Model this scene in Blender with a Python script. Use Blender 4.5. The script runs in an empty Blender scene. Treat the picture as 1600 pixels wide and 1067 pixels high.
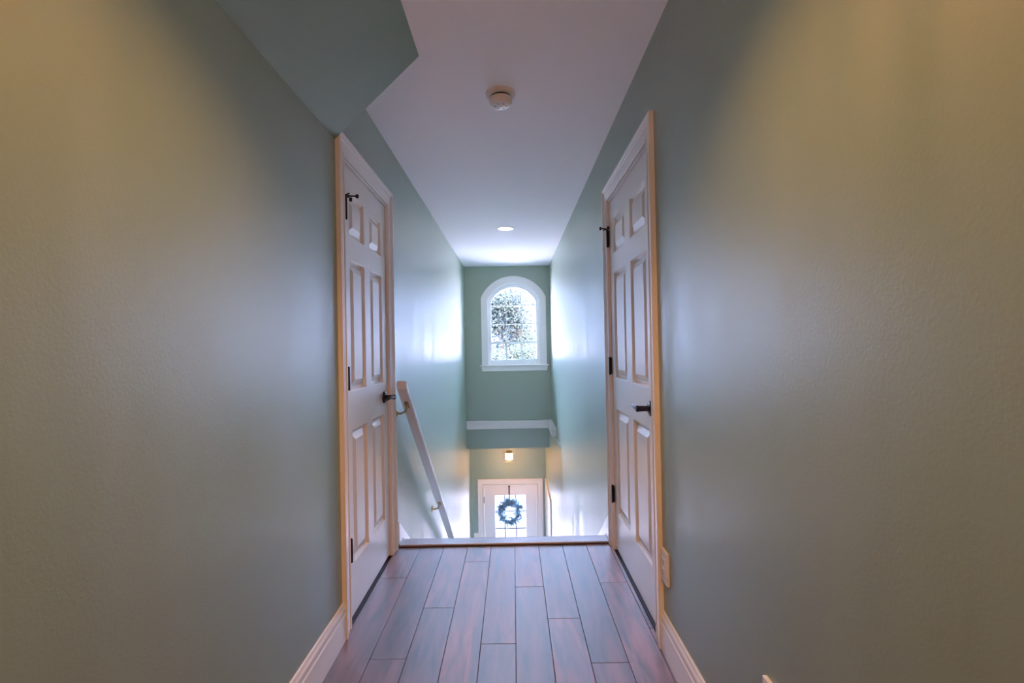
import bpy, bmesh, math, random
from mathutils import Vector, Matrix
random.seed(7)
S = bpy.context.scene
COL = S.collection

# ------------------------------------------------------------------ camera, sky, exposure
WL, WR, H = -0.7222, 0.5715, 2.4057          # left wall, right wall, ceiling height
YS, YF, YD, ZB = 2.94, 7.20, 8.20, -3.26     # stair edge, far upper wall, front door wall, foyer floor
YB = -2.6                                    # wall behind the camera
DAY = (0.45, 0.58, 1.0)
WARM = (1.0, 0.48, 0.18)
SKY, SUN, DOWN, REAR_FILL, PEND = 50.0, 220.0, 28.0, 13.0, 4.0

cd = bpy.data.cameras.new('camera'); cam = bpy.data.objects.new('camera', cd); COL.objects.link(cam)
cd.sensor_width = 36.0; cd.lens = 36.0 * 740 / 1600; cd.clip_start = 0.02; cd.clip_end = 500
p, yw, r = .0082, -.0017, -.0191
fw = Vector((math.sin(yw)*math.cos(p), math.cos(yw)*math.cos(p), math.sin(p)))
rt0 = Vector((math.cos(yw), -math.sin(yw), 0)); up0 = rt0.cross(fw)
rt = math.cos(r)*rt0 + math.sin(r)*up0; up = -math.sin(r)*rt0 + math.cos(r)*up0
m = Matrix((rt, up, -fw)).transposed().to_4x4(); m.translation = (0, 0, 1.1985)
cam.matrix_world = m; S.camera = cam

w = bpy.data.worlds.new('sky'); S.world = w; w.use_nodes = True
bg = w.node_tree.nodes['Background']; bg.inputs[0].default_value = (*DAY, 1); bg.inputs[1].default_value = SKY
def portal(name, loc, sx, sy):               # sampling guides for the sky at the window and at the door glass
    l = bpy.data.lights.new(name, 'AREA'); l.shape = 'RECTANGLE'; l.size = sx; l.size_y = sy
    l.cycles.is_portal = True
    o = bpy.data.objects.new(name, l); COL.objects.link(o); o.location = loc
    o.rotation_euler = (math.radians(-90), 0, 0)
portal('window_portal', (0.018, YF+.20, 1.54), .78, 1.22)
portal('door_portal', (-.09, YD+.12, -1.80), .60, 1.0)
sl_ = bpy.data.lights.new('sun', 'SUN'); sl_.energy = SUN; sl_.color = (1, .90, .82); sl_.angle = .01
so = bpy.data.objects.new('sun', sl_); COL.objects.link(so)
so.rotation_euler = Vector((-.55, .25, -.8)).to_track_quat('-Z', 'Y').to_euler()
S.view_settings.view_transform = 'Standard'; S.view_settings.look = 'None'
S.view_settings.exposure = 2.0; S.view_settings.gamma = 1.0; S.view_settings.use_curve_mapping = False
S.cycles.max_bounces = 12; S.cycles.diffuse_bounces = 8; S.cycles.glossy_bounces = 6
S.cycles.transparent_max_bounces = 16; S.cycles.blur_glossy = 1.0; S.cycles.sample_clamp_indirect = 3.5; S.cycles.sample_clamp_direct = 0.5

# ------------------------------------------------------------------ materials
def N(nt, t, **k):
    n = nt.nodes.new(t)
    for a, b in k.items(): setattr(n, a, b)
    return n
def mat(name, col, rough=.5, spec=.5, metal=0.0, coat=0.0):
    ma = bpy.data.materials.new(name); ma.use_nodes = True
    b = ma.node_tree.nodes['Principled BSDF']
    b.inputs['Base Color'].default_value = (*col, 1); b.inputs['Roughness'].default_value = rough
    b.inputs['Specular IOR Level'].default_value = spec; b.inputs['Metallic'].default_value = metal
    b.inputs['Coat Weight'].default_value = coat
    return ma
def noise(nt, coord, scale, detail=3, stretch=(1, 1, 1), kind='Object'):
    tc = N(nt, 'ShaderNodeTexCoord'); mp = N(nt, 'ShaderNodeMapping'); mp.inputs['Scale'].default_value = stretch
    nz = N(nt, 'ShaderNodeTexNoise'); nz.inputs['Scale'].default_value = scale; nz.inputs['Detail'].default_value = detail
    nt.links.new(tc.outputs[kind], mp.inputs[0]); nt.links.new(mp.outputs[0], nz.inputs['Vector'])
    return nz
def bump(ma, nz, strength, dist=.002):
    nt = ma.node_tree; bp = N(nt, 'ShaderNodeBump'); bp.inputs['Strength'].default_value = strength; bp.inputs['Distance'].default_value = dist
    nt.links.new(nz.outputs[0], bp.inputs['Height']); nt.links.new(bp.outputs[0], nt.nodes['Principled BSDF'].inputs['Normal'])
def rough_map(ma, nz, lo, hi):
    nt = ma.node_tree; mr = N(nt, 'ShaderNodeMapRange'); mr.inputs['From Min'].default_value = .3; mr.inputs['From Max'].default_value = .7
    mr.inputs['To Min'].default_value = lo; mr.inputs['To Max'].default_value = hi
    nt.links.new(nz.outputs[0], mr.inputs[0]); nt.links.new(mr.outputs[0], nt.nodes['Principled BSDF'].inputs['Roughness'])
def paint(name, col, lo, hi, fmax=.29):
    """satin wall paint: diffuse colour under a rough gloss whose strength levels off at grazing angles"""
    ma = bpy.data.materials.new(name); ma.use_nodes = True; nt = ma.node_tree; nt.nodes.clear()
    out = N(nt, 'ShaderNodeOutputMaterial'); mx = N(nt, 'ShaderNodeMixShader'); df = N(nt, 'ShaderNodeBsdfDiffuse'); gl = N(nt, 'ShaderNodeBsdfGlossy')
    df.inputs[0].default_value = (*col, 1); gl.inputs[0].default_value = (1, 1, 1, 1)
    fr = N(nt, 'ShaderNodeFresnel'); fr.inputs[0].default_value = 2.2; mn = N(nt, 'ShaderNodeMath', operation='MINIMUM'); mn.inputs[1].default_value = fmax
    nt.links.new(fr.outputs[0], mn.inputs[0]); nt.links.new(mn.outputs[0], mx.inputs[0]); nt.links.new(df.outputs[0], mx.inputs[1]); nt.links.new(gl.outputs[0], mx.inputs[2]); nt.links.new(mx.outputs[0], out.inputs[0])
    bp = N(nt, 'ShaderNodeBump'); bp.inputs['Strength'].default_value = .15; bp.inputs['Distance'].default_value = .002
    nt.links.new(noise(nt, None, 150, 4).outputs[0], bp.inputs['Height'])
    for n in (df, gl): nt.links.new(bp.outputs[0], n.inputs['Normal'])
    nz = noise(nt, None, 9, 3, (1, 1, .12)); mr = N(nt, 'ShaderNodeMapRange'); mr.inputs['From Min'].default_value = .3; mr.inputs['From Max'].default_value = .7
    mr.inputs['To Min'].default_value = lo; mr.inputs['To Max'].default_value = hi
    nt.links.new(nz.outputs[0], mr.inputs[0]); nt.links.new(mr.outputs[0], gl.inputs['Roughness'])
    return ma
M = {}
M['green'] = paint('sage_green_paint', (.208, .288, .206), .36, .50)
M['green_shaded'] = paint('sage_green_shaded_flat', (.165, .245, .165), .55, .65, .10)  # wall paint darkened and dulled; the slope's shade is in the colour
M['ceiling'] = mat('ceiling_paint', (.92, .90, .92), .8, .25); bump(M['ceiling'], noise(M['ceiling'].node_tree, None, 120, 3), .06)
M['trim'] = mat('white_trim_paint', (.80, .77, .75), .34, .5); bump(M['trim'], noise(M['trim'].node_tree, None, 60, 3, (1, 1, .2)), .04)
M['door'] = mat('white_door_paint', (.80, .77, .75), .36, .5); bump(M['door'], noise(M['door'].node_tree, None, 40, 4, (8, 8, .5)), .10, .001)
M['plastic'] = mat('white_plastic', (.78, .75, .71), .4)
M['bronze'] = mat('dark_bronze', (.018, .012, .012), .32, .5, .6)
M['brass'] = mat('antique_brass', (.50, .34, .14), .3, .5, 1.0)
M['black'] = mat('dark_slot', (.01, .01, .01), .6)
M['vinyl'] = mat('white_window_vinyl', (.85, .85, .85), .4)
M['ground'] = mat('pale_concrete', (.62, .50, .47), .9)
bump(M['ground'], noise(M['ground'].node_tree, None, 30, 4), .3)
M['bark'] = mat('bark', (.012, .010, .009), .9, .05); bump(M['bark'], noise(M['bark'].node_tree, None, 12, 4, (1, 1, .2)), .6, .03)
M['twig'] = mat('twig', (.05, .045, .05), .8)
M['muntin_shade'] = mat('shaded_muntin_grey', (.10, .11, .13), .5)  # backlit shade of the white door muntins, put into a dark grey
M['ribbon'] = mat('grey_ribbon', (.06, .07, .09), .7)
M['subfloor'] = mat('subfloor', (.02, .014, .012), .8)
def leafmat(name, a, b, trans=0):
    ma = mat(name, a, .8, .05); nt = ma.node_tree
    nz = noise(nt, None, 3, 2); rp = N(nt, 'ShaderNodeValToRGB')
    rp.color_ramp.elements[0].color = (*a, 1); rp.color_ramp.elements[1].color = (*b, 1)
    rp.color_ramp.elements[0].position = .38; rp.color_ramp.elements[1].position = .64
    nt.links.new(nz.outputs[0], rp.inputs[0]); nt.links.new(rp.outputs[0], nt.nodes['Principled BSDF'].inputs['Base Color'])
    if trans:
        t = N(nt, 'ShaderNodeBsdfTranslucent'); mx = N(nt, 'ShaderNodeMixShader'); mx.inputs[0].default_value = trans
        nt.links.new(rp.outputs[0], t.inputs[0]); nt.links.new(nt.nodes['Principled BSDF'].outputs[0], mx.inputs[1]); nt.links.new(t.outputs[0], mx.inputs[2])
        nt.links.new(mx.outputs[0], nt.nodes['Material Output'].inputs[0])
    return ma
M['leaf'] = leafmat('leaf_green', (.0012, .0021, .0026), (.003, .0055, .0038))
M['leaf2'] = leafmat('leaf_light_green', (.0018, .0032, .0028), (.004, .0065, .0038))
M['leaf3'] = leafmat('wreath_leaf', (.13, .22, .29), (.28, .40, .47), .38)
def wood(name, dark, light, lo, hi, stretch=(14, .9, 14)):
    ma = mat(name, dark, .3, .5); nt = ma.node_tree; b = nt.nodes['Principled BSDF']
    oi = N(nt, 'ShaderNodeObjectInfo'); tc = N(nt, 'ShaderNodeTexCoord')
    ad = N(nt, 'ShaderNodeVectorMath', operation='ADD'); mul = N(nt, 'ShaderNodeMath', operation='MULTIPLY'); mul.inputs[1].default_value = 37.0
    nt.links.new(oi.outputs['Random'], mul.inputs[0]); nt.links.new(tc.outputs['Object'], ad.inputs[0]); nt.links.new(mul.outputs[0], ad.inputs[1])
    mp = N(nt, 'ShaderNodeMapping'); mp.inputs['Scale'].default_value = stretch; nt.links.new(ad.outputs[0], mp.inputs[0])
    nz = N(nt, 'ShaderNodeTexNoise'); nz.inputs['Scale'].default_value = 2.2; nz.inputs['Detail'].default_value = 7; nz.inputs['Distortion'].default_value = .6
    nt.links.new(mp.outputs[0], nz.inputs['Vector'])
    rp = N(nt, 'ShaderNodeValToRGB'); rp.color_ramp.elements[0].position = .34; rp.color_ramp.elements[1].position = .66
    rp.color_ramp.elements[0].color = (*dark, 1); rp.color_ramp.elements[1].color = (*light, 1)
    nt.links.new(nz.outputs[0], rp.inputs[0])
    hs = N(nt, 'ShaderNodeHueSaturation'); mr = N(nt, 'ShaderNodeMapRange'); mr.inputs['To Min'].default_value = .6; mr.inputs['To Max'].default_value = 1.35
    nt.links.new(oi.outputs['Random'], mr.inputs[0]); nt.links.new(mr.outputs[0], hs.inputs['Value']); nt.links.new(rp.outputs[0], hs.inputs['Color'])
    nt.links.new(hs.outputs[0], b.inputs['Base Color'])
    rr = N(nt, 'ShaderNodeMapRange'); rr.inputs['To Min'].default_value = lo; rr.inputs['To Max'].default_value = hi
    nt.links.new(nz.outputs[0], rr.inputs[0]); nt.links.new(rr.outputs[0], b.inputs['Roughness'])
    bp = N(nt, 'ShaderNodeBump'); bp.inputs['Strength'].default_value = .10; bp.inputs['Distance'].default_value = .001
    nt.links.new(nz.outputs[0], bp.inputs['Height']); nt.links.new(bp.outputs[0], b.inputs['Normal'])
    return ma
M['plank'] = wood('dark_hardwood', (.022, .006, .008), (.25, .068, .048), .32, .46, (11, 1.6, 9))
M['plank'].node_tree.nodes['Principled BSDF'].inputs['IOR'].default_value = 2.7
M['nosing'] = wood('dark_hardwood_nosing', (.060, .022, .018), (.18, .08, .06), .30, .42, (.9, 14, 14))
M['nosing'].node_tree.nodes['Principled BSDF'].inputs['IOR'].default_value = 3.0
def glass(name, tint=(.97, .98, .98)):
    ma = bpy.data.materials.new(name); ma.use_nodes = True; nt = ma.node_tree; nt.nodes.clear()
    out = N(nt, 'ShaderNodeOutputMaterial'); mx = N(nt, 'ShaderNodeMixShader'); tr = N(nt, 'ShaderNodeBsdfTransparent'); gl = N(nt, 'ShaderNodeBsdfGlossy')
    tr.inputs[0].default_value = (*tint, 1); gl.inputs['Roughness'].default_value = .02
    fr = N(nt, 'ShaderNodeFresnel'); fr.inputs[0].default_value = 1.3
    nt.links.new(fr.outputs[0], mx.inputs[0]); nt.links.new(tr.outputs[0], mx.inputs[1]); nt.links.new(gl.outputs[0], mx.inputs[2]); nt.links.new(mx.outputs[0], out.inputs[0])
    return ma
M['glass'] = glass('clear_pane')
def emit(name, col, s):
    ma = mat(name, (.8, .8, .8), .4); b = ma.node_tree.nodes['Principled BSDF']
    b.inputs['Emission Color'].default_value = (*col, 1); b.inputs['Emission Strength'].default_value = s
    return ma
M['lens'] = emit('lit_lens', (1, .93, .85), 6.0)
M['bulb'] = emit('lit_frosted_glass', (1, .66, .46), .75)

# ------------------------------------------------------------------ helpers
def box(bm, x0, x1, y0, y1, z0, z1, bev=0.0):
    vs = [bm.verts.new((x, y, z)) for x in (x0, x1) for y in (y0, y1) for z in (z0, z1)]
    F = [(0,1,3,2),(4,6,7,5),(0,4,5,1),(2,3,7,6),(0,2,6,4),(1,5,7,3)]
    fs = [bm.faces.new([vs[i] for i in f]) for f in F]
    if bev:
        es = list({e for f in fs for e in f.edges})
        bmesh.ops.bevel(bm, geom=es, offset=bev, segments=2, affect='EDGES', profile=.5)
def quad(bm, *pts): return bm.faces.new([bm.verts.new(q) for q in pts])
def lathe(bm, prof, n=32, o=(0, 0, 0), axis='z'):
    """prof: (radius, height) list; axis z, x or y"""
    rings = []
    for rr, h in prof:
        ring = []
        for i in range(n):
            a = 2*math.pi*i/n; c, s = rr*math.cos(a), rr*math.sin(a)
            v = {'z': (c, s, h), 'x': (h, c, s), 'y': (c, h, s)}[axis]
            ring.append(bm.verts.new((v[0]+o[0], v[1]+o[1], v[2]+o[2])))
        rings.append(ring)
    for a, b in zip(rings, rings[1:]):
        for i in range(n): bm.faces.new((a[i], a[(i+1) % n], b[(i+1) % n], b[i]))
    for ring in (rings[0], rings[-1]):
        if True: bm.faces.new(ring)
def tube(bm, pts, rad, n=10):
    pts = [Vector(q) for q in pts]; rings = []
    if not isinstance(rad, (list, tuple)): rad = [rad]*len(pts)
    for i, q in enumerate(pts):
        t = (pts[min(i+1, len(pts)-1)] - pts[max(i-1, 0)]).normalized()
        a = t.orthogonal().normalized() if i == 0 else (a0 - t*a0.dot(t)).normalized()
        a0 = a; b = t.cross(a)
        rings.append([bm.verts.new(q + rad[i]*(math.cos(2*math.pi*k/n)*a + math.sin(2*math.pi*k/n)*b)) for k in range(n)])
    for a, b in zip(rings, rings[1:]):
        for k in range(n): bm.faces.new((a[k], a[(k+1) % n], b[(k+1) % n], b[k]))
    bm.faces.new(rings[0]); bm.faces.new(rings[-1])
def prism(bm, poly, ax, a0, a1):
    """extrude a polygon (2D points) along axis ax from a0 to a1; the 2D points are the two other axes in order"""
    def P(q, t):
        l = list(q); l.insert(ax, t); return l
    A = [bm.verts.new(P(q, a0)) for q in poly]; B = [bm.verts.new(P(q, a1)) for q in poly]
    bm.faces.new(A); bm.faces.new(B); n = len(poly)
    for i in range(n): bm.faces.new((A[i], A[(i+1) % n], B[(i+1) % n], B[i]))
def wpos(o): 
    v = Vector(o.location)
    while o.parent: o = o.parent; v = v + Vector(o.location)
    return v
def obj(name, bm, ma, parent=None, smooth=False, origin=None):
    """link a bmesh given in world coordinates as one object"""
    bmesh.ops.recalc_face_normals(bm, faces=bm.faces)
    org = Vector(origin) if origin is not None else (wpos(parent) if parent else Vector((0, 0, 0)))
    bmesh.ops.translate(bm, verts=bm.verts, vec=-org)
    me = bpy.data.meshes.new(name); bm.to_mesh(me); bm.free(); me.materials.append(ma)
    if smooth:
        for q in me.polygons: q.use_smooth = True
        try: me.set_sharp_from_angle(angle=math.radians(35))
        except Exception: pass
    o = bpy.data.objects.new(name, me); COL.objects.link(o)
    if parent: o.parent = parent; o.location = org - wpos(parent)
    else: o.location = org
    return o
def inst(name, src, parent, world):
    o = src.copy(); o.name = name; COL.objects.link(o); o.parent = parent; o.location = Vector(world) - wpos(parent); return o
def tag(o, label=None, cat=None, group=None, kind=None):
    if label: o['label'] = label
    if cat: o['category'] = cat
    if group: o['group'] = group
    if kind: o['kind'] = kind
    return o
def thing(name, loc, label, cat, group=None, kind=None):
    o = bpy.data.objects.new(name, None); COL.objects.link(o); o.location = loc; o.empty_display_size = .05
    return tag(o, label, cat, group, kind)
def struct(name, bm, ma, label, smooth=False):
    o = obj(name, bm, ma, None, smooth); o['kind'] = 'structure'; o['label'] = label; return o
B = bmesh.new

# ------------------------------------------------------------------ room shell
LY0, LY1, LZT = 1.957, 2.826, 2.1157         # outer edges of the left door casing
RY0, RY1 = 1.8622, 2.8518
CW = .083                                    # casing width
bm = B()
for a, b, c, d in ((YB, LY0+CW-.012, -.3, H), (LY1-CW+.012, YF+.14, ZB-.1, H), (LY0+CW-.012, LY1-CW+.012, 2.03, H), (LY0+CW-.012, LY1-CW+.012, -.3, -.013)):
    box(bm, WL-.14, WL, a, b, c, d)
struct('wall_left', bm, M['green'], 'sage green satin wall on the left of the hall and stairwell')
bm = B()
for a, b, c, d in ((YB, RY0+CW-.012, -.3, H), (RY1-CW+.012, YF+.14, ZB-.1, H), (RY0+CW-.012, RY1-CW+.012, 2.03, H), (RY0+CW-.012, RY1-CW+.012, -.3, -.013)):
    box(bm, WR, WR+.14, a, b, c, d)
struct('wall_right', bm, M['green'], 'sage green satin wall on the right of the hall and stairwell')
bm = B(); box(bm, WL-.14, WR+.14, YB-.14, YB, -.3, H)
struct('wall_back', bm, M['green'], 'sage green wall closing the hall behind the viewer')
bm = B(); box(bm, WL-.14, WR+.14, YB-.14, YF+.14, H, H+.12)
struct('ceiling', bm, M['ceiling'], 'flat white ceiling over the hall and stairwell')
# the sloped green underside top left, ending at the left door
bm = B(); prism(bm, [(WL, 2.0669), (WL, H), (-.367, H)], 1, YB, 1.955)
struct('ceiling_slope', bm, M['green_shaded'], 'sloped green ceiling section above the left wall, ending at the left door')
# floor
floor = None
bm = B(); box(bm, WL, WR, YB, 2.925, -.28, -.0125)
floor = struct('floor', bm, M['subfloor'], 'dark brown hardwood plank floor of the hall')
seams = [WL+.002, -.575, -.434, -.292, -.152, -.011, .130, .272, .414, .551, WR-.002]
ends = [2.475, 1.833, 2.185, 2.643, 1.915, 2.36, 2.083, 1.79, 2.386, 2.0]
PL = 1.21
for k in range(10):
    cuts = [YB]; y = ends[k]
    ys = sorted([y + j*PL for j in range(-5, 3)])
    ys = [YB+.002] + [q for q in ys if YB+.1 < q < 2.80] + [2.846]
    for a, b in zip(ys, ys[1:]):
        bm = B(); g = .0011
        box(bm, seams[k]+g, seams[k+1]-g, a+g, b-g, -.012, random.uniform(-.0004, 0), .0009)
        obj('plank', bm, M['plank'], floor, origin=((seams[k]+seams[k+1])/2, (a+b)/2, 0))
# stair nosing
bm = B(); prism(bm, [(2.8535, .0005), (2.8535, .009), (2.856, .0125), (2.93, .0125), (2.955, .008), (2.962, -.002), (2.96, -.018), (2.93, -.02), (2.93, .0005)], 0, WL+.019, WR-.019)
o = struct('trim_1', bm, M['nosing'], 'raised dark wood nosing strip at the top of the stairs')
# stairs
st = thing('staircase', (0, 0, ZB), 'stairs going down from the hall to the front door', 'stairs', None, 'structure')
RISE = -ZB/17; RUN = .2574
tread0 = riser0 = None
for i in range(17):
    z0 = -RISE*i; y = 2.948 + RUN*i
    bm = B(); box(bm, WL+.019, WR-.019, y, y+.016, z0-RISE, z0-.03)
    obj('riser', bm, M['trim'], st)
    if i < 16:
        bm = B(); box(bm, WL+.019, WR-.019, y+.018-.0, y+RUN+.03, z0-RISE-.026, z0-RISE, .006)
        obj('tread', bm, M['nosing'], st)
for s, y0, z0, sl in ((0, 2.866, .146, .747), (1, 2.868, .168, .735)):
    xa, xb = ((WL+.001, WL+.016), (WR-.016, WR-.001))[s]
    bm = B(); y1 = 7.04; zt = z0 - sl*(y1-y0)
    prism(bm, [(y0, .0135), (y0, z0), (y1, zt), (y1, ZB+.001), (y1-.3, ZB+.001), (2.97, -.20), (2.97, .0135)], 0, xa, xb)
    obj('skirt_board', bm, M['trim'], st)
# far upper wall with an arched hole
ZC, XC = 1.713, .0185                        # arch centre
def arc(hw, R, n=24):
    t = math.asin(min(1, hw/R)); return [(XC + R*math.sin(-t + 2*t*i/n), ZC + R*math.cos(-t + 2*t*i/n)) for i in range(n+1)]
bm = B(); hw, R = .405, .445; pts = arc(hw, R); zb = .90
box(bm, WL, XC-hw, YF, YF+.14, -.36, H); box(bm, XC+hw, WR, YF, YF+.14, -.36, H); box(bm, XC-hw, XC+hw, YF, YF+.14, -.36, zb)
for a, b in zip(pts, pts[1:]):
    for yy in (YF, YF+.14): quad(bm, (a[0], yy, a[1]), (b[0], yy, b[1]), (b[0], yy, H), (a[0], yy, H))
    quad(bm, (a[0], YF, a[1]), (b[0], YF, b[1]), (b[0], YF+.14, b[1]), (a[0], YF+.14, a[1]))
struct('wall_far', bm, M['green'], 'sage green wall with the arched window at the far end of the stairwell')
# ledge trim and its return
def ledge(bm, x0, x1, y0, y1): box(bm, x0, x1, y0, y1, -.06, .035, .004); box(bm, x0-(.012 if x1 == WR-.0005 and x0 > 0 else 0), x1, y0-.014, y1, .035, .063, .004)
bm = B(); box(bm, WL+.0005, WR-.0005, YF-.045, YF-.001, -.058, .036, .003); box(bm, WL+.0005, WR-.0005, YF-.06, YF-.001, .0365, .063, .004)
struct('trim_2', bm, M['trim'], 'white ledge trim across the far wall below the arched window')
XR = .525
bm = B(); box(bm, .508, WR-.0005, 6.46, YF-.062, -.058, .036, .003); box(bm, .492, WR-.0005, 6.445, YF-.062, .0365, .063, .004)
struct('trim_3', bm, M['trim'], 'short white ledge trim returning along the right stairwell wall')
# foyer walls
bm = B(); prism(bm, [(XR, YF-.001), (XR, 6.62), (WR-.001, 5.75), (WR-.001, YF-.001)], 2, ZB, -.060); box(bm, XR, WR+.14, YF+.141, YD, ZB, -.36); box(bm, XR, WR-.001, YF-.001, YF+.1405, ZB, -.3605)
struct('wall_foyer_right', bm, M['green'], 'green right wall of the entrance foyer below')
bm = B(); box(bm, -.92, -.78, YF+.141, YD, ZB, -.36)
struct('wall_foyer_left', bm, M['green'], 'green left wall of the entrance foyer below')
bm = B(); box(bm, -.92, WR+.14, YF+.141, YD+.14, -.36, -.24)
struct('ceiling_foyer', bm, M['ceiling'], 'white foyer ceiling over the front door')
bm = B(); box(bm, -.92, WR+.14, 7.0, YD+.14, ZB-.1, ZB)
struct('floor_foyer', bm, M['subfloor'], 'dark foyer floor at the bottom of the stairs')
DX0, DX1, DZT = -.560, .370, -1.205          # front door opening
bm = B(); box(bm, -.92, DX0, YD, YD+.14, ZB, -.36); box(bm, DX1, WR+.14, YD, YD+.14, ZB, -.36); box(bm, DX0, DX1, YD, YD+.14, DZT, -.36)
struct('wall_front', bm, M['green'], 'green wall around the front door at the bottom of the stairs')

# ------------------------------------------------------------------ mouldings
CPROF = [(0, 0), (0, .008), (.003, .011), (.010, .011), (.014, .0065), (.020, .0065), (.024, .009), (.044, .0125), (.047, .0095), (.052, .0095), (.055, .0155), (.061, .0175), (.064, .0145), (.068, .0145), (.071, .0195), (.080, .0205), (.083, .018), (.083, 0)]
def casing_pieces(P, y0, y1, zt, z0, width=CW):
    """three mitred pieces; P maps (along, out, z) to world; y0,y1,zt outer edges"""
    k = width/CW; prof = [(width - u*k, d) for u, d in CPROF]      # u measured from the outer edge inwards
    def piece(ring_a, ring_b):
        bm = B(); A = [bm.verts.new(q) for q in ring_a]; C = [bm.verts.new(q) for q in ring_b]
        bm.faces.new(A); bm.faces.new(C); n = len(A)
        for i in range(n): bm.faces.new((A[i], A[(i+1) % n], C[(i+1) % n], C[i]))
        return bm
    a0 = [P(y0+u, d, z0) for u, d in prof]; a1 = [P(y0+u, d, zt-u) for u, d in prof]
    b0 = [P(y1-u, d, z0) for u, d in prof]; b1 = [P(y1-u, d, zt-u) for u, d in prof]
    return piece(a0, a1), piece(a1, b1), piece(b0, b1)
def rect_rings(P, rings, field=True):
    """nested rectangles (y0,y1,z0,z1,depth) joined into a surface"""
    bm = B(); vv = []
    for y0, y1, z0, z1, d in rings: vv.append([bm.verts.new(P(a, d, b)) for a, b in ((y0, z0), (y1, z0), (y1, z1), (y0, z1))])
    for a, b in zip(vv, vv[1:]):
        for i in range(4): bm.faces.new((a[i], a[(i+1) % 4], b[(i+1) % 4], b[i]))
    if field: bm.faces.new(vv[-1])
    return bm
def door_panel(P, y0, y1, z0, z1, face):
    R_ = []
    for ins, d in ((0, 0), (.003, -.001), (.009, -.012), (.014, -.016), (.021, -.016), (.048, -.004), (.050, -.002)):
        R_.append((y0+ins, y1-ins, z0+ins, z1-ins, face+d))
    return rect_rings(P, R_)
def grid_slab(P, y0, y1, z0, z1, face, holes, thick=.035):
    """door slab: front face with rectangular holes, plain edges and back"""
    bm = B(); ys = sorted({y0, y1, *[h[0] for h in holes], *[h[1] for h in holes]}); zs = sorted({z0, z1, *[h[2] for h in holes], *[h[3] for h in holes]})
    vd = {}
    def V(a, b, d):
        if (a, b, d) not in vd: vd[(a, b, d)] = bm.verts.new(P(a, d, b))
        return vd[(a, b, d)]
    for a0, a1 in zip(ys, ys[1:]):
        for b0, b1 in zip(zs, zs[1:]):
            if any(h[0] <= a0 and a1 <= h[1] and h[2] <= b0 and b1 <= h[3] for h in holes): continue
            bm.faces.new([V(a0, b0, face), V(a1, b0, face), V(a1, b1, face), V(a0, b1, face)])
    bk = face - thick
    c = [(y0, z0), (y1, z0), (y1, z1), (y0, z1)]
    bf = [bm.verts.new(P(a, bk, b)) for a, b in c]; bm.faces.new(bf)
    fr = [bm.verts.new(P(a, face, b)) for a, b in c]
    for i in range(4): bm.faces.new((fr[i], fr[(i+1) % 4], bf[(i+1) % 4], bf[i]))
    return bm

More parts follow.
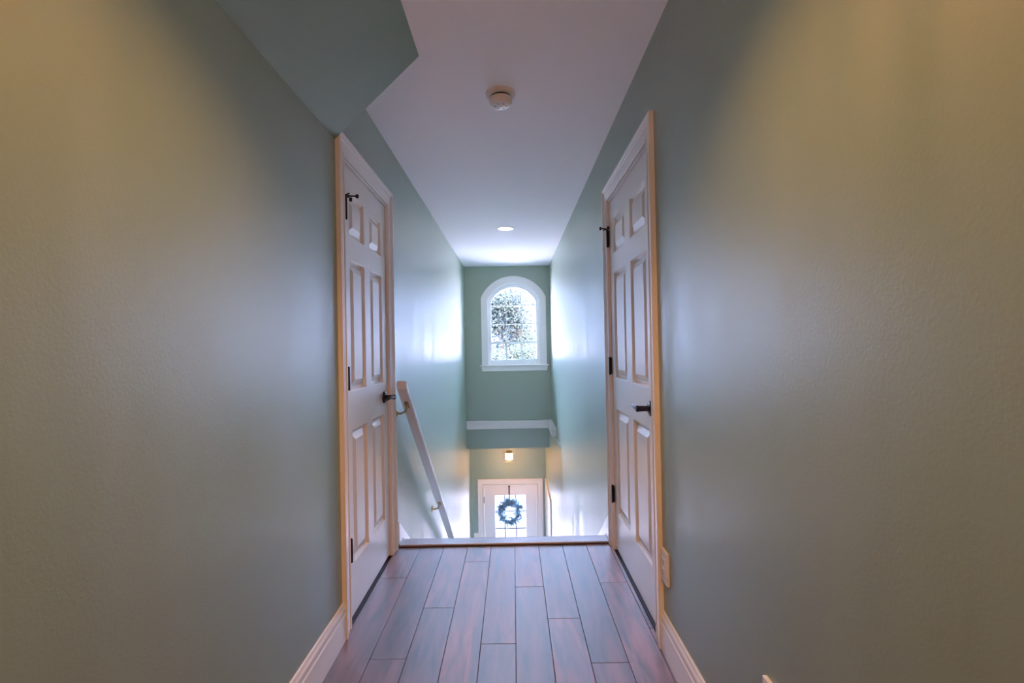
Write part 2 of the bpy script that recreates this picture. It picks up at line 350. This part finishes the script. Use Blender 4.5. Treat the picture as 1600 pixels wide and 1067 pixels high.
def hall_door(n, side, oy0, oy1, sy0, sy1, cols, hinge_y, lever_y, lever_dir, label):
    x0, sg = (WL, 1) if side == 'left' else (WR, -1)
    P = lambda a, d, z: (x0 + sg*d, a, z)
    root = thing('door_%d' % n, (x0, (oy0+oy1)/2, 0), label, 'door', None, 'structure')
    for nm, b in zip(('casing_leg', 'casing_head', 'casing_leg'), casing_pieces(P, oy0, oy1, LZT, .0005)):
        obj(nm, b, M['trim'], root, True)
    # jamb: two sides and head, with a stop behind the slab
    iy0, iy1 = oy0+CW+.002, oy1-CW-.002
    bm = B()
    for a, b in ((iy0-.012, iy0), (iy1, iy1+.012)):
        xs = sorted((x0+sg*.0005, x0-sg*.12)); box(bm, xs[0], xs[1], a, b, .0005, 2.028)
    xs = sorted((x0+sg*.0005, x0-sg*.12)); box(bm, xs[0], xs[1], iy0, iy1, 2.018, 2.029)
    xs = sorted((x0-sg*.046, x0-sg*.06)); box(bm, xs[0], xs[1], iy0, iy0+.015, .0005, 2.018); box(bm, xs[0], xs[1], iy1-.015, iy1, .0005, 2.018); box(bm, xs[0], xs[1], iy0+.015, iy1-.015, 2.0, 2.018)
    obj('jamb', bm, M['trim'], root)
    face = -.006; rows = ((.238, .832), (1.004, 1.600), (1.706, 1.903))
    holes = [(c0, c1, a, b) for c0, c1 in cols for a, b in rows]
    obj('slab', grid_slab(P, sy0, sy1, .018, 2.014, face, holes), M['door'], root)
    for h in holes: obj('panel', door_panel(P, *h, face), M['door'], root)
    for i, zc in enumerate((.325, 1.068, 1.812)):
        bm = B(); lathe(bm, [(.0045, -.052), (.0062, -.049), (.0062, .049), (.0045, .052)], 12, P(hinge_y, .0075, zc))
        box(bm, *sorted((P(0, -.004, 0)[0], P(0, .001, 0)[0])), hinge_y-.006, hinge_y+.006, zc-.047, zc+.047)
        hg = obj('hinge', bm, M['bronze'], root, True)
        if i == 2:   # hinge pin door stop
            s2 = 1 if hinge_y < (oy0+oy1)/2 else -1
            bm = B(); tube(bm, [P(hinge_y, .004, zc+.054), P(hinge_y+s2*.014, .020, zc+.054), P(hinge_y+s2*.020, .045, zc+.054)], .0035, 8)
            tube(bm, [P(hinge_y, .004, zc+.054), P(hinge_y+s2*.05, .012, zc+.054)], .0035, 8)
            tube(bm, [P(hinge_y, .004, zc+.054), P(hinge_y-s2*.02, .030, zc+.054)], .003, 8)
            lathe(bm, [(.007, 0), (.009, .004), (.009, .010), (.006, .012)], 12, P(hinge_y+s2*.020, .045 if sg > 0 else .057, zc+.054), 'x')
            lathe(bm, [(.007, -.008), (.007, .008)], 12, P(hinge_y+s2*.05, .012, zc+.050))
            obj('door_stop', bm, M['bronze'], hg, True)
    xs = sorted((x0-sg*.062, x0-sg*.14)); bm = B(); box(bm, xs[0], xs[1], iy0-.012, iy1+.012, -.012, 2.03); obj('leak_blocker', bm, M['subfloor'], root)  # added panel behind the slab, blocks light leaking under the door
    xs = sorted((x0, x0-sg*.061)); bm = B(); box(bm, xs[0], xs[1], iy0+.0005, iy1-.0005, -.0125, -.001); obj('gap_shade_strip', bm, M['subfloor'], root)  # dark strip standing in for the shadow gap below the slab
    # lever handle
    lz = .922
    bm = B(); prof = [(.033, face), (.033, face+.004), (.029, face+.010), (.017, face+.014)]
    lathe(bm, [(rr, sg*h) for rr, h in prof], 28, (x0, lever_y, lz), 'x')
    ro = obj('rosette', bm, M['bronze'], root, True)
    bm = B(); lathe(bm, [(.013, sg*(face+.012)), (.0115, sg*(face+.026)), (.0125, sg*(face+.050)), (.014, sg*(face+.062)), (.011, sg*(face+.066))], 20, (x0, lever_y, lz), 'x')
    L = lever_dir
    tube(bm, [P(lever_y-L*.006, .050, lz), P(lever_y+L*.03, .053, lz+.002), P(lever_y+L*.07, .050, lz+.004), P(lever_y+L*.10, .046, lz+.001), P(lever_y+L*.112, .042, lz-.004)], [.009, .0085, .0075, .007, .005], 12)
    obj('lever', bm, M['bronze'], ro, True)
    return root
hall_door(1, 'left', LY0, LY1, 2.056, 2.737, ((2.129, 2.344), (2.432, 2.646)), 2.0535, 2.655, -1, 'white six panel door with dark hinges on the left wall of the hall')
hall_door(2, 'right', RY0, RY1, 1.951, 2.763, ((2.030, 2.299), (2.404, 2.677)), 2.764, 1.995, 1, 'white six panel door with black lever on the right wall of the hall')

# baseboards
def base_prof(t=.015, h=.1525): return [(0, .001), (t, .001), (t, h*.70), (t-.003, h*.73), (t-.003, h*.78), (t-.001, h*.82), (t-.002, h*.88), (t-.006, h*.93), (t-.008, h*.985), (t-.010, h), (0, h)]
bm = B(); prism(bm, [(WL+a, b) for a, b in base_prof()], 1, YB+.016, LY0-.0005)
struct('baseboard_left', bm, M['trim'], 'white moulded baseboard along the left wall of the hall')
bm = B(); prism(bm, [(WR-a, b) for a, b in base_prof()], 1, YB+.016, RY0-.0005)
struct('baseboard_right', bm, M['trim'], 'white moulded baseboard along the right wall of the hall')
bm = B(); prism(bm, [(YB+a, b) for a, b in base_prof()], 0, WL+.016, WR-.016)
struct('baseboard_back', bm, M['trim'], 'white baseboard behind the viewer')

# ------------------------------------------------------------------ arched window
win = thing('window_1', (XC, YF, zb), 'arched white window with twelve panes above the stairs', 'window', None, 'structure')
def arch_ring(hi, Ri, ho, Ro, z0, y0, y1, n=28):
    bm = B(); I = [(XC-hi, z0)] + arc(hi, Ri, n) + [(XC+hi, z0)]; O = [(XC-ho, z0)] + arc(ho, Ro, n) + [(XC+ho, z0)]
    V = [[bm.verts.new((q[0], y, q[1])) for q in L] for L in (I, O) for y in (y0, y1)]   # If Ib Of Ob
    If, Ib, Of, Ob = V
    for i in range(len(I)-1):
        bm.faces.new((If[i], If[i+1], Of[i+1], Of[i])); bm.faces.new((Ib[i], Ib[i+1], Ob[i+1], Ob[i]))
        bm.faces.new((If[i], If[i+1], Ib[i+1], Ib[i])); bm.faces.new((Of[i], Of[i+1], Ob[i+1], Ob[i]))
    for i in (0, -1): bm.faces.new((If[i], Ib[i], Ob[i], Of[i]))
    return bm
bm = arch_ring(.397, .436, .490, .535, .905, YF-.018, YF-.0005)
b2 = arch_ring(.470, .515, .492, .537, .905, YF-.026, YF-.0175); me = bpy.data.meshes.new('t'); b2.to_mesh(me); b2.free(); bm.from_mesh(me); bpy.data.meshes.remove(me)
obj('casing', bm, M['trim'], win)
obj('jamb', arch_ring(.392, .431, .4045, .4445, .905, YF-.0005, YF+.09), M['trim'], win)
obj('frame', arch_ring(.366, .402, .3915, .4305, .906, YF+.055, YF+.13), M['vinyl'], win)
bm = arch_ring(.345, .375, .3655, .4015, .906, YF+.072, YF+.12); box(bm, XC-.345, XC+.345, YF+.072, YF+.12, .906, .981)
sash = obj('sash', bm, M['vinyl'], win)
def topz(x, R=.375): return ZC + math.sqrt(max(0, R*R - (x-XC)**2))
vx = (-.0985+.002, .131); hz = (1.240, 1.526, 1.812)
bm = B()
for x in vx: box(bm, x-.006, x+.006, YF+.086, YF+.104, 1.252, topz(x)); box(bm, x-.013, x+.013, YF+.080, YF+.108, .981, 1.227)
for z in hz[1:]: box(bm, XC-.345, XC+.345, YF+.0865, YF+.1035, z-.006, z+.006)
box(bm, XC-.345, XC+.345, YF+.078, YF+.11, hz[0]-.014, hz[0]+.014)
obj('muntins', bm, M['vinyl'], win)
xs = [XC-.345, vx[0], vx[1], XC+.345]; zs = [.981, *hz]
for i in range(3):
    for j in range(4):
        bm = B(); g = .004; a, b = xs[i]+g, xs[i+1]-g
        if j < 3: prism(bm, [(a, zs[j]+g), (b, zs[j]+g), (b, zs[j+1]-g), (a, zs[j+1]-g)], 1, YF+.093, YF+.097)
        else: prism(bm, [(a, zs[3]+g), (b, zs[3]+g)] + [(b+(a-b)*k/8, topz(b+(a-b)*k/8)-g) for k in range(9)], 1, YF+.093, YF+.097)
        obj('pane', bm, M['glass'], win)
bm = B(); box(bm, XC-.525, XC+.525, YF-.048, YF-.0005, .890, .9045, .004); box(bm, XC-.404, XC+.404, YF-.0005, YF+.13, .9005, .9055)
obj('window_sill', bm, M['trim'], win)
bm = B(); prism(bm, [(XC-.492, .812), (XC+.492, .812), (XC+.505, .889), (XC-.505, .889)], 1, YF-.018, YF-.0005)
obj('apron', bm, M['trim'], win)
bm = B(); lathe(bm, [(.004, 0), (.016, .004), (.014, .02), (.006, .028)], 14, (XC+.315, YF+.055, .912)); box(bm, XC+.295, XC+.335, YF+.045, YF+.07, .906, .913, .002)
obj('crank_handle', bm, M['vinyl'], win, True)

# ------------------------------------------------------------------ front door down in the foyer
fd = thing('door_3', ((DX0+DX1)/2, YD, ZB), 'white front door with a nine pane glass at the bottom of the stairs', 'door', None, 'structure')
PF = lambda a, d, z: (a, YD - d, z)
for nm, b in zip(('casing_leg', 'casing_head', 'casing_leg'), casing_pieces(PF, DX0-.095, DX1+.098, DZT+.10, ZB+.0005, .092)):
    obj(nm, b, M['trim'], fd, True)
bm = B(); box(bm, DX0, DX0+.014, YD+.001, YD+.13, ZB, DZT); box(bm, DX1-.014, DX1, YD+.001, YD+.13, ZB, DZT); box(bm, DX0+.014, DX1-.014, YD+.001, YD+.13, DZT-.014, DZT)
box(bm, DX0+.014, DX0+.032, YD+.060, YD+.075, ZB, DZT-.014); box(bm, DX1-.032, DX1-.014, YD+.060, YD+.075, ZB, DZT-.014); box(bm, DX0+.032, DX1-.032, YD+.060, YD+.075, DZT-.032, DZT-.014)
obj('jamb', bm, M['trim'], fd)
gx0, gx1, gz1 = -.371, .183, -1.375; gz0 = gz1 - 3*.297
holes = [(gx0, gx1, gz0, gz1), (gx0, -.115, ZB+.22, gz0-.16), (-.075, gx1, ZB+.22, gz0-.16)]
bm = grid_slab(PF, DX0+.018, DX1-.018, ZB+.006, DZT-.018, -.012, holes, .044)
slab = obj('slab', bm, M['door'], fd)
# the lite goes right through: cut the back there
bm = bmesh.new(); bm.from_mesh(slab.data)
off = wpos(slab)
bk = [f for f in bm.faces if abs(f.calc_center_median().y + off.y - (YD+.056)) < 1e-3]
bmesh.ops.delete(bm, geom=bk, context='FACES_ONLY')
X0, X1, Z0, Z1 = DX0+.018, DX1-.018, ZB+.006, DZT-.018
for a, b, c, d in ((X0, gx0, Z0, Z1), (gx1, X1, Z0, Z1), (gx0, gx1, Z0, gz0), (gx0, gx1, gz1, Z1)):
    quad(bm, *[Vector((x, YD+.056, z))-off for x, z in ((a, c), (b, c), (b, d), (a, d))])
bm.to_mesh(slab.data); bm.free()
for h in holes[1:]: obj('panel', door_panel(PF, *h, -.012), M['door'], fd)
bm = B()
for a, b, c, d in ((gx0-.02, gx0+.012, gz0-.02, gz1+.02), (gx1-.012, gx1+.02, gz0-.02, gz1+.02), (gx0+.012, gx1-.012, gz1-.012, gz1+.02), (gx0+.012, gx1-.012, gz0-.02, gz0+.012)):
    box(bm, a, b, YD+.006, YD+.012, c, d); box(bm, max(a, gx0), min(b, gx1), YD+.012, YD+.056, max(c, gz0), min(d, gz1))
obj('glass_frame', bm, M['door'], fd)
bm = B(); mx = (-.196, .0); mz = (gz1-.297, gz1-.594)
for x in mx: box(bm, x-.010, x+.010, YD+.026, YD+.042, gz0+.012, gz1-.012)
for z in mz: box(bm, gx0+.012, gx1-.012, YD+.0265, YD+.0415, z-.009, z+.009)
obj('muntins', bm, M['muntin_shade'], fd)
xs = [gx0+.012, *mx, gx1-.012]; zs = [gz1-.012, *mz, gz0+.012]
for i in range(3):
    for j in range(3):
        bm = B(); box(bm, xs[i]+.002, xs[i+1]-.002, YD+.032, YD+.036, zs[j+1]+.002, zs[j]-.002); obj('pane', bm, M['glass'], fd)
for zc in (-1.46, -2.2, -2.98):
    bm = B(); lathe(bm, [(.006, -.055), (.006, .055)], 10, (DX0+.012, YD-.006, zc)); obj('hinge', bm, M['bronze'], fd, True)

# wreath and its hook on the front door
WX, WZ, WY = -.112, -1.662, YD-.03
wr = thing('wreath', (WX, WY, WZ), 'grey green leafy wreath hanging on the front door glass', 'wreath')
bm = B()
for k in range(3):
    pts = [(WX + (.160+.012*math.sin(5*a+k*2))*math.cos(a), WY + .01*math.cos(4*a+k*2), WZ + (.160+.012*math.sin(5*a+k*2))*math.sin(a)) for a in [2*math.pi*i/40 for i in range(41)]]
    tube(bm, pts, .009, 6)
obj('twig_ring', bm, M['twig'], wr, True)
bm = B(); rnd = random.Random(3)
for i in range(300):
    a = rnd.uniform(0, 2*math.pi); rr = .165 + rnd.gauss(0, .022)
    base = Vector((WX + rr*math.cos(a), WY - rnd.uniform(.0, .03), WZ + rr*math.sin(a)))
    da = a + (math.pi/2 if rnd.random() < .7 else -math.pi/2) + rnd.uniform(-1.7, 1.3)
    d = Vector((math.cos(da), rnd.uniform(-.5, .1), math.sin(da))).normalized(); L = rnd.uniform(.055, .10); wd = L*.2
    s = d.cross(Vector((rnd.uniform(-.4, .4), 1, rnd.uniform(-.4, .4)))).normalized()
    nrm = s.cross(d)
    q = [base, base+d*L*.35+s*wd, base+d*L*.75+s*wd*.7, base+d*L, base+d*L*.75-s*wd*.7, base+d*L*.35-s*wd]
    mid = base+d*L*.5+nrm*.006
    vm = bm.verts.new(mid); vs = [bm.verts.new(x) for x in q]
    for j in range(6): bm.faces.new((vs[j], vs[(j+1) % 6], vm))
tag(obj('leaves', bm, M['leaf3'], wr), kind='stuff')
bm = B(); box(bm, WX-.012, WX+.012, WY+.0105, WY+.0125, WZ+.15, -1.246); box(bm, WX-.022, WX+.022, WY-.03, WY+.012, WZ+.14, WZ+.185, .006)
obj('ribbon', bm, M['ribbon'], wr)
hk = thing('wreath_hook', (WX, YD-.0, -1.232), 'small dark hook above the glass of the front door', 'hook')
bm = B(); lathe(bm, [(.014, .012), (.016, .006), (.016, -.003), (.009, -.008)], 18, (WX, YD, -1.236), 'y'); obj('plate', bm, M['bronze'], hk, True)
bm = B(); tube(bm, [(WX, YD-.006, -1.238), (WX, YD-.026, -1.240), (WX, YD-.032, -1.228)], .004, 8); obj('prong', bm, M['bronze'], hk, True)

# door on the foyer's right wall, seen edge-on
cl = thing('door_4', (XR, 7.61, ZB), 'white side door on the right wall of the foyer', 'door', None, 'structure')
PS = lambda a, d, z: (XR - d, a, z)
for nm, b in zip(('casing_leg', 'casing_head', 'casing_leg'), casing_pieces(PS, 7.02, 8.17, -1.095, ZB+.0005, .085)): obj(nm, b, M['trim'], cl, True)
hh = [(a, b, ZB+c, ZB+d) for a, b in ((7.19, 7.55), (7.65, 8.0)) for c, d in ((.24, .83), (1.0, 1.6), (1.7, 1.9))]
obj('slab', grid_slab(PS, 7.108, 8.082, ZB+.01, -1.182, .010, hh, .0098), M['door'], cl)
for h in hh: obj('panel', rect_rings(PS, [(h[0]+i, h[1]-i, h[2]+i, h[3]-i, .010+d) for i, d in ((0, 0), (.012, -.007), (.02, -.007), (.05, -.001))]), M['door'], cl)

# ------------------------------------------------------------------ fixtures
def wall_plate(name, loc, axis, sgn, label, cat, group=None, kind='outlet', thick=.011, hw=.037, hh=.061):
    root = thing(name, loc, label, cat, group)
    def bx(b, u0, u1, z0, z1, d0, d1, bev=0):
        if axis == 'x': a = sorted((loc[0]+sgn*d0, loc[0]+sgn*d1)); box(b, a[0], a[1], loc[1]+u0, loc[1]+u1, loc[2]+z0, loc[2]+z1, bev)
        else: a = sorted((loc[1]+sgn*d0, loc[1]+sgn*d1)); box(b, loc[0]+u0, loc[0]+u1, a[0], a[1], loc[2]+z0, loc[2]+z1, bev)
    b = B(); bx(b, -hw, hw, -hh, hh, .0003, thick, .002); obj('cover_plate', b, M['plastic'], root)
    if kind == 'outlet':
        for zz in (-.0195, .0195):
            b = B(); bx(b, -.017, .017, zz-.014, zz+.014, thick, thick+.0025, .001); rc = obj('receptacle', b, M['plastic'], root)
            b = B(); bx(b, -.008, -.0055, zz-.003, zz+.006, thick+.0024, thick+.0031); bx(b, .0055, .008, zz-.003, zz+.006, thick+.0024, thick+.0031); bx(b, -.002, .002, zz-.010, zz-.006, thick+.0024, thick+.0031)
            obj('slots', b, M['black'], rc)
        b = B(); bx(b, -.003, .003, -.003, .003, thick-.0005, thick+.001, .0005); obj('screw', b, M['plastic'], root)
    else:
        b = B(); bx(b, -.016, .016, -.033, .033, thick, thick+.003, .001); obj('switch_rocker', b, M['plastic'], root)
    return root
wall_plate('wall_outlet', (WR, 1.818, .342), 'x', -1, 'white duplex outlet on the right wall just before the door casing', 'outlet', 'outlets on the right wall')
wall_plate('wall_outlet', (WR, 1.063, .367), 'x', -1, 'white outlet low on the right wall, cut off by the bottom frame edge', 'outlet', 'outlets on the right wall')
wall_plate('light_switch', (-.693, YD, -2.085), 'y', -1, 'white light switch left of the front door casing', 'switch', None, 'switch', .008)

# smoke detector
sd = thing('smoke_detector', (-.036, 2.262, H), 'round white smoke detector on the hall ceiling', 'smoke detector')
sx, sy = -.036, 2.262
bm = B(); lathe(bm, [(.071, H-.0005), (.071, H-.008), (.064, H-.013), (.058, H-.016)], 48, (sx, sy, 0)); obj('base_plate', bm, M['plastic'], sd, True)
bm = B(); lathe(bm, [(.048, H-.0155), (.048, H-.0275)], 48, (sx, sy, 0)); obj('vent_gap', bm, M['black'], sd, True)
bm = B(); lathe(bm, [(.048, H-.026), (.0555, H-.0262), (.0555, H-.037), (.053, H-.048), (.046, H-.056), (.038, H-.0595), (.010, H-.061)], 48, (sx, sy, 0)); body = obj('body', bm, M['plastic'], sd, True)
bm = B(); lathe(bm, [(.013, H-.0605), (.013, H-.0635), (.010, H-.0645)], 24, (sx+.0, sy, 0)); obj('test_button', bm, M['plastic'], body, True)
bm = B()
for k in range(6):
    a = k*math.pi/3; box(bm, sx+.026*math.cos(a)-.006, sx+.026*math.cos(a)+.006, sy+.026*math.sin(a)-.0018, sy+.026*math.sin(a)+.0018, H-.0612, H-.0602)
obj('grille_slots', bm, M['black'], body)

# recessed ceiling lights
def downlight(x, y, label, power, group='recessed ceiling lights'):
    root = thing('recessed_light', (x, y, H), label, 'ceiling light', group)
    b = B(); lathe(b, [(.0635, H-.0003), (.088, H-.0003), (.088, H-.004), (.080, H-.006), (.066, H-.0055), (.0635, H-.002)], 40, (x, y, 0)); 
    for f in [f for f in b.faces if len(f.verts) > 4]: b.faces.remove(f)
    obj('trim_ring', b, M['plastic'], root, True)
    b = B(); lathe(b, [(.0634, H-.0006), (.0634, H-.0035)], 40, (x, y, 0)); obj('lens', b, M['lens'], root)
    l = bpy.data.lights.new('downlight_lamp', 'SPOT'); l.energy = power; l.color = WARM; l.spot_size = math.radians(120); l.spot_blend = .75; l.shadow_soft_size = .06
    lo = bpy.data.objects.new('downlight_lamp', l); COL.objects.link(lo); lo.parent = root; lo.location = (0, 0, -.012)
    return root
downlight(-.058, 4.88, 'round recessed light in the ceiling over the stairwell', DOWN*.15)
downlight(-.058, .85, 'recessed light in the hall ceiling above the viewer', DOWN)
fl = thing('rear_fill_lamp', (.28, -2.1, 0), 'added warm fill globe on a stand, unseen behind the viewer', 'lamp')  # added unseen lamp: brightens the ceiling and warms the casing edges
bm = B(); lathe(bm, [(.13, .0005), (.13, .015), (.03, .03), (.012, .04), (.012, 1.50), (.04, 1.51), (.04, 1.53)], 24, (.28, -2.1, 0)); obj('stand', bm, M['bronze'], fl, True)
bm = B(); lathe(bm, [(.03, 1.53)] + [(.13*math.sin(a), 1.65-.13*math.cos(a)) for a in [.3+i*.21 for i in range(13)]], 24, (.28, -2.1, 0)); obj('globe', bm, emit('fill_globe', (1, .37, .16), REAR_FILL*1.5), fl, True)

# pendant lantern in the foyer
px, py, pz = -.097, 7.72, -.362
pn = thing('pendant_light', (px, py, pz), 'small lit glass pendant lantern hanging above the front door', 'pendant lamp')
bm = B(); lathe(bm, [(.055, pz-.0005), (.055, pz-.012), (.02, pz-.025)], 28, (px, py, 0)); obj('canopy', bm, M['brass'], pn, True)
bm = B(); tube(bm, [(px, py, pz-.02), (px, py, pz-.155)], .004, 8); obj('stem', bm, M['brass'], pn, True)
bm = B(); lathe(bm, [(.012, pz-0.150), (.05, pz-0.158), (.055, pz-0.180), (.050, pz-0.186)], 28, (px, py, 0)); obj('cap', bm, M['brass'], pn, True)
bm = B()
for sx_ in (-1, 1):
    for sy_ in (-1, 1): box(bm, px+sx_*.090-.003, px+sx_*.090+.003, py+sy_*.090-.003, py+sy_*.090+.003, pz-0.315, pz-0.185)
for zz in (pz-0.315, pz-0.188):
    for s_ in (-1, 1):
        box(bm, px-.080, px+.080, py+s_*.090-.003, py+s_*.090+.003, zz-.003, zz+.003); box(bm, px+s_*.090-.003, px+s_*.090+.003, py-.080, py+.080, zz-.003, zz+.003)
    if zz > pz-.29: box(bm, px-.080, px+.080, py-.006, py+.006, zz-.003, zz+.003)
obj('lantern_frame', bm, M['brass'], pn)
for s_ in (-1, 1):
    bm = B(); box(bm, px-.079, px+.079, py+s_*.090-.001, py+s_*.090+.001, pz-0.311, pz-0.192); obj('glass_side', bm, M['glass'], pn)
    bm = B(); box(bm, px+s_*.090-.001, px+s_*.090+.001, py-.079, py+.079, pz-0.311, pz-0.192); obj('glass_side', bm, M['glass'], pn)
bm = B(); lathe(bm, [(.054, pz-0.186), (.062, pz-0.198), (.062, pz-0.288), (.056, pz-0.296)], 28, (px, py, 0)); obj('frosted_shade', bm, M['bulb'], pn, True)
l = bpy.data.lights.new('pendant_lamp', 'POINT'); l.energy = PEND; l.color = WARM; l.shadow_soft_size = .045
lo = bpy.data.objects.new('pendant_lamp', l); COL.objects.link(lo); lo.parent = pn; lo.location = (0, .0, -.345)

# handrail
hr = thing('handrail', (WL, 2.76, .98), 'white painted handrail on brass brackets along the left stairwell wall', 'handrail')
ya, za, yb, zb_ = 2.76, 1.004, 6.85, None
sl = .842
rx0, rx1, rh = -.682, -.623, .044
def rail_z(y): return za - sl*(y-ya)
bm = B(); k = .008
prof = [(rx0, -rh), (rx0, -k), (rx0+k, 0), (rx1-k, 0), (rx1, -k), (rx1, -rh), (rx1-.006, -rh-.004), (rx0+.006, -rh-.004)]
A = [bm.verts.new((x, ya, rail_z(ya)+z)) for x, z in prof]; C = [bm.verts.new((x, yb, rail_z(yb)+z)) for x, z in prof]
bm.faces.new(A); bm.faces.new(C)
for i in range(8): bm.faces.new((A[i], A[(i+1) % 8], C[(i+1) % 8], C[i]))
obj('rail', bm, M['trim'], hr)
for yy in (2.885, 4.06, 5.4, 6.5):
    zc = rail_z(yy) - rh - .003; xm = (rx0+rx1)/2
    bm = B(); tube(bm, [(WL+.004, yy+.02, zc-.055), (WL+.028, yy+.02, zc-.058), (xm-.012, yy+.010, zc-.045), (xm, yy, zc-.018), (xm, yy, zc-.002)], [.006, .006, .0065, .006, .006], 10)
    br = obj('bracket', bm, M['brass'], hr, True)
    bm = B(); lathe(bm, [(.025, .0006), (.025, .004), (.018, .009), (.008, .011)], 22, (WL, yy+.02, zc-.055), 'x'); obj('wall_plate', bm, M['brass'], br, True)
    bm = B(); box(bm, xm-.013, xm+.013, yy-.026, yy+.026, -.002, .002, .0015)
    for v in bm.verts: v.co.z += rail_z(v.co.y) - rh - .006
    obj('saddle', bm, M['brass'], br)

# ------------------------------------------------------------------ outdoors
bm = B(); quad(bm, (-150, YD+.14, ZB-.12), (150, YD+.14, ZB-.12), (150, 300, ZB-.12), (-150, 300, ZB-.12))
struct('ground', bm, M['ground'], 'pale paved ground in front of the house')
def tree(name, x, y, h, crown, nleaf, ma, label, lsz=.16, seed=1, shape=(1, 1, 1), trunk_r=.16):
    rnd = random.Random(seed); z0 = ZB-.12
    root = thing(name, (x, y, z0), label, 'tree' if name != 'shrub' else 'shrub', 'trees outside the arched window')
    b = B(); tips = []
    zt = z0 + h*.8
    tube(b, [(x, y, z0), (x+.05, y, z0+h*.3), (x-.05, y+.05, z0+h*.6), (x+.05, y, zt)], [trunk_r, trunk_r*.8, trunk_r*.55, trunk_r*.15], 8)
    for i in range(16):
        a = rnd.uniform(0, 6.28); t = rnd.uniform(.35, .78); r0 = Vector((x, y, z0+h*t)); L = crown*rnd.uniform(.5, .95)
        e = r0 + Vector((math.cos(a)*L*shape[0], math.sin(a)*L*shape[1], L*rnd.uniform(.15, .9)*shape[2])); mid = (r0+e)/2 + Vector((0, 0, .1*L))
        tube(b, [r0, mid, e], [trunk_r*.35, trunk_r*.22, trunk_r*.07], 5); tips += [e, mid, (mid+e)/2]
    tips += [Vector((x, y, zt))]*2
    obj('trunk', b, M['bark'], root, True)
    b = B(); zmin = z0 + h*.22
    for i in range(nleaf):
        t = rnd.choice(tips); s = crown*.26
        c = t + Vector((rnd.gauss(0, s), rnd.gauss(0, s), rnd.gauss(0, s*.8)))
        if c.z < zmin: continue
        u = Vector((rnd.gauss(0, 1), rnd.gauss(0, 1), rnd.gauss(0, 1))).normalized(); v = u.orthogonal().normalized(); L = lsz*rnd.uniform(.6, 1.3)
        vs = [b.verts.new(q) for q in (c-u*L*.5, c+v*L*.24, c+u*L*.5, c-v*L*.24)]; b.faces.new(vs)
    tag(obj('foliage', b, ma, root), kind='stuff')
tree('tree', -.9, 42, 10.2, 2.5, 9000, M['leaf'], 'tall dark leafy tree left of centre outside the arched window', .27, 2)
tree('tree', .75, 50, 7.6, 2.0, 5000, M['leaf'], 'mid height tree in the middle outside the arched window', .27, 5)
tree('shrub', 3.4, 45, 5.8, 1.9, 5000, M['leaf2'], 'light green shrub low on the right outside the arched window', .2, 11, (1.2, 1, .6), .08)
tree('shrub', .7, 36, 5.3, 1.6, 5000, M['leaf2'], 'light green shrub low in the middle outside the arched window', .2, 14, (1.2, 1, .6), .08)
tree('shrub', -1.2, 27, 4.9, 1.2, 4000, M['leaf'], 'dark green shrub low on the left outside the arched window', .17, 17, (1.2, 1, .6), .08)
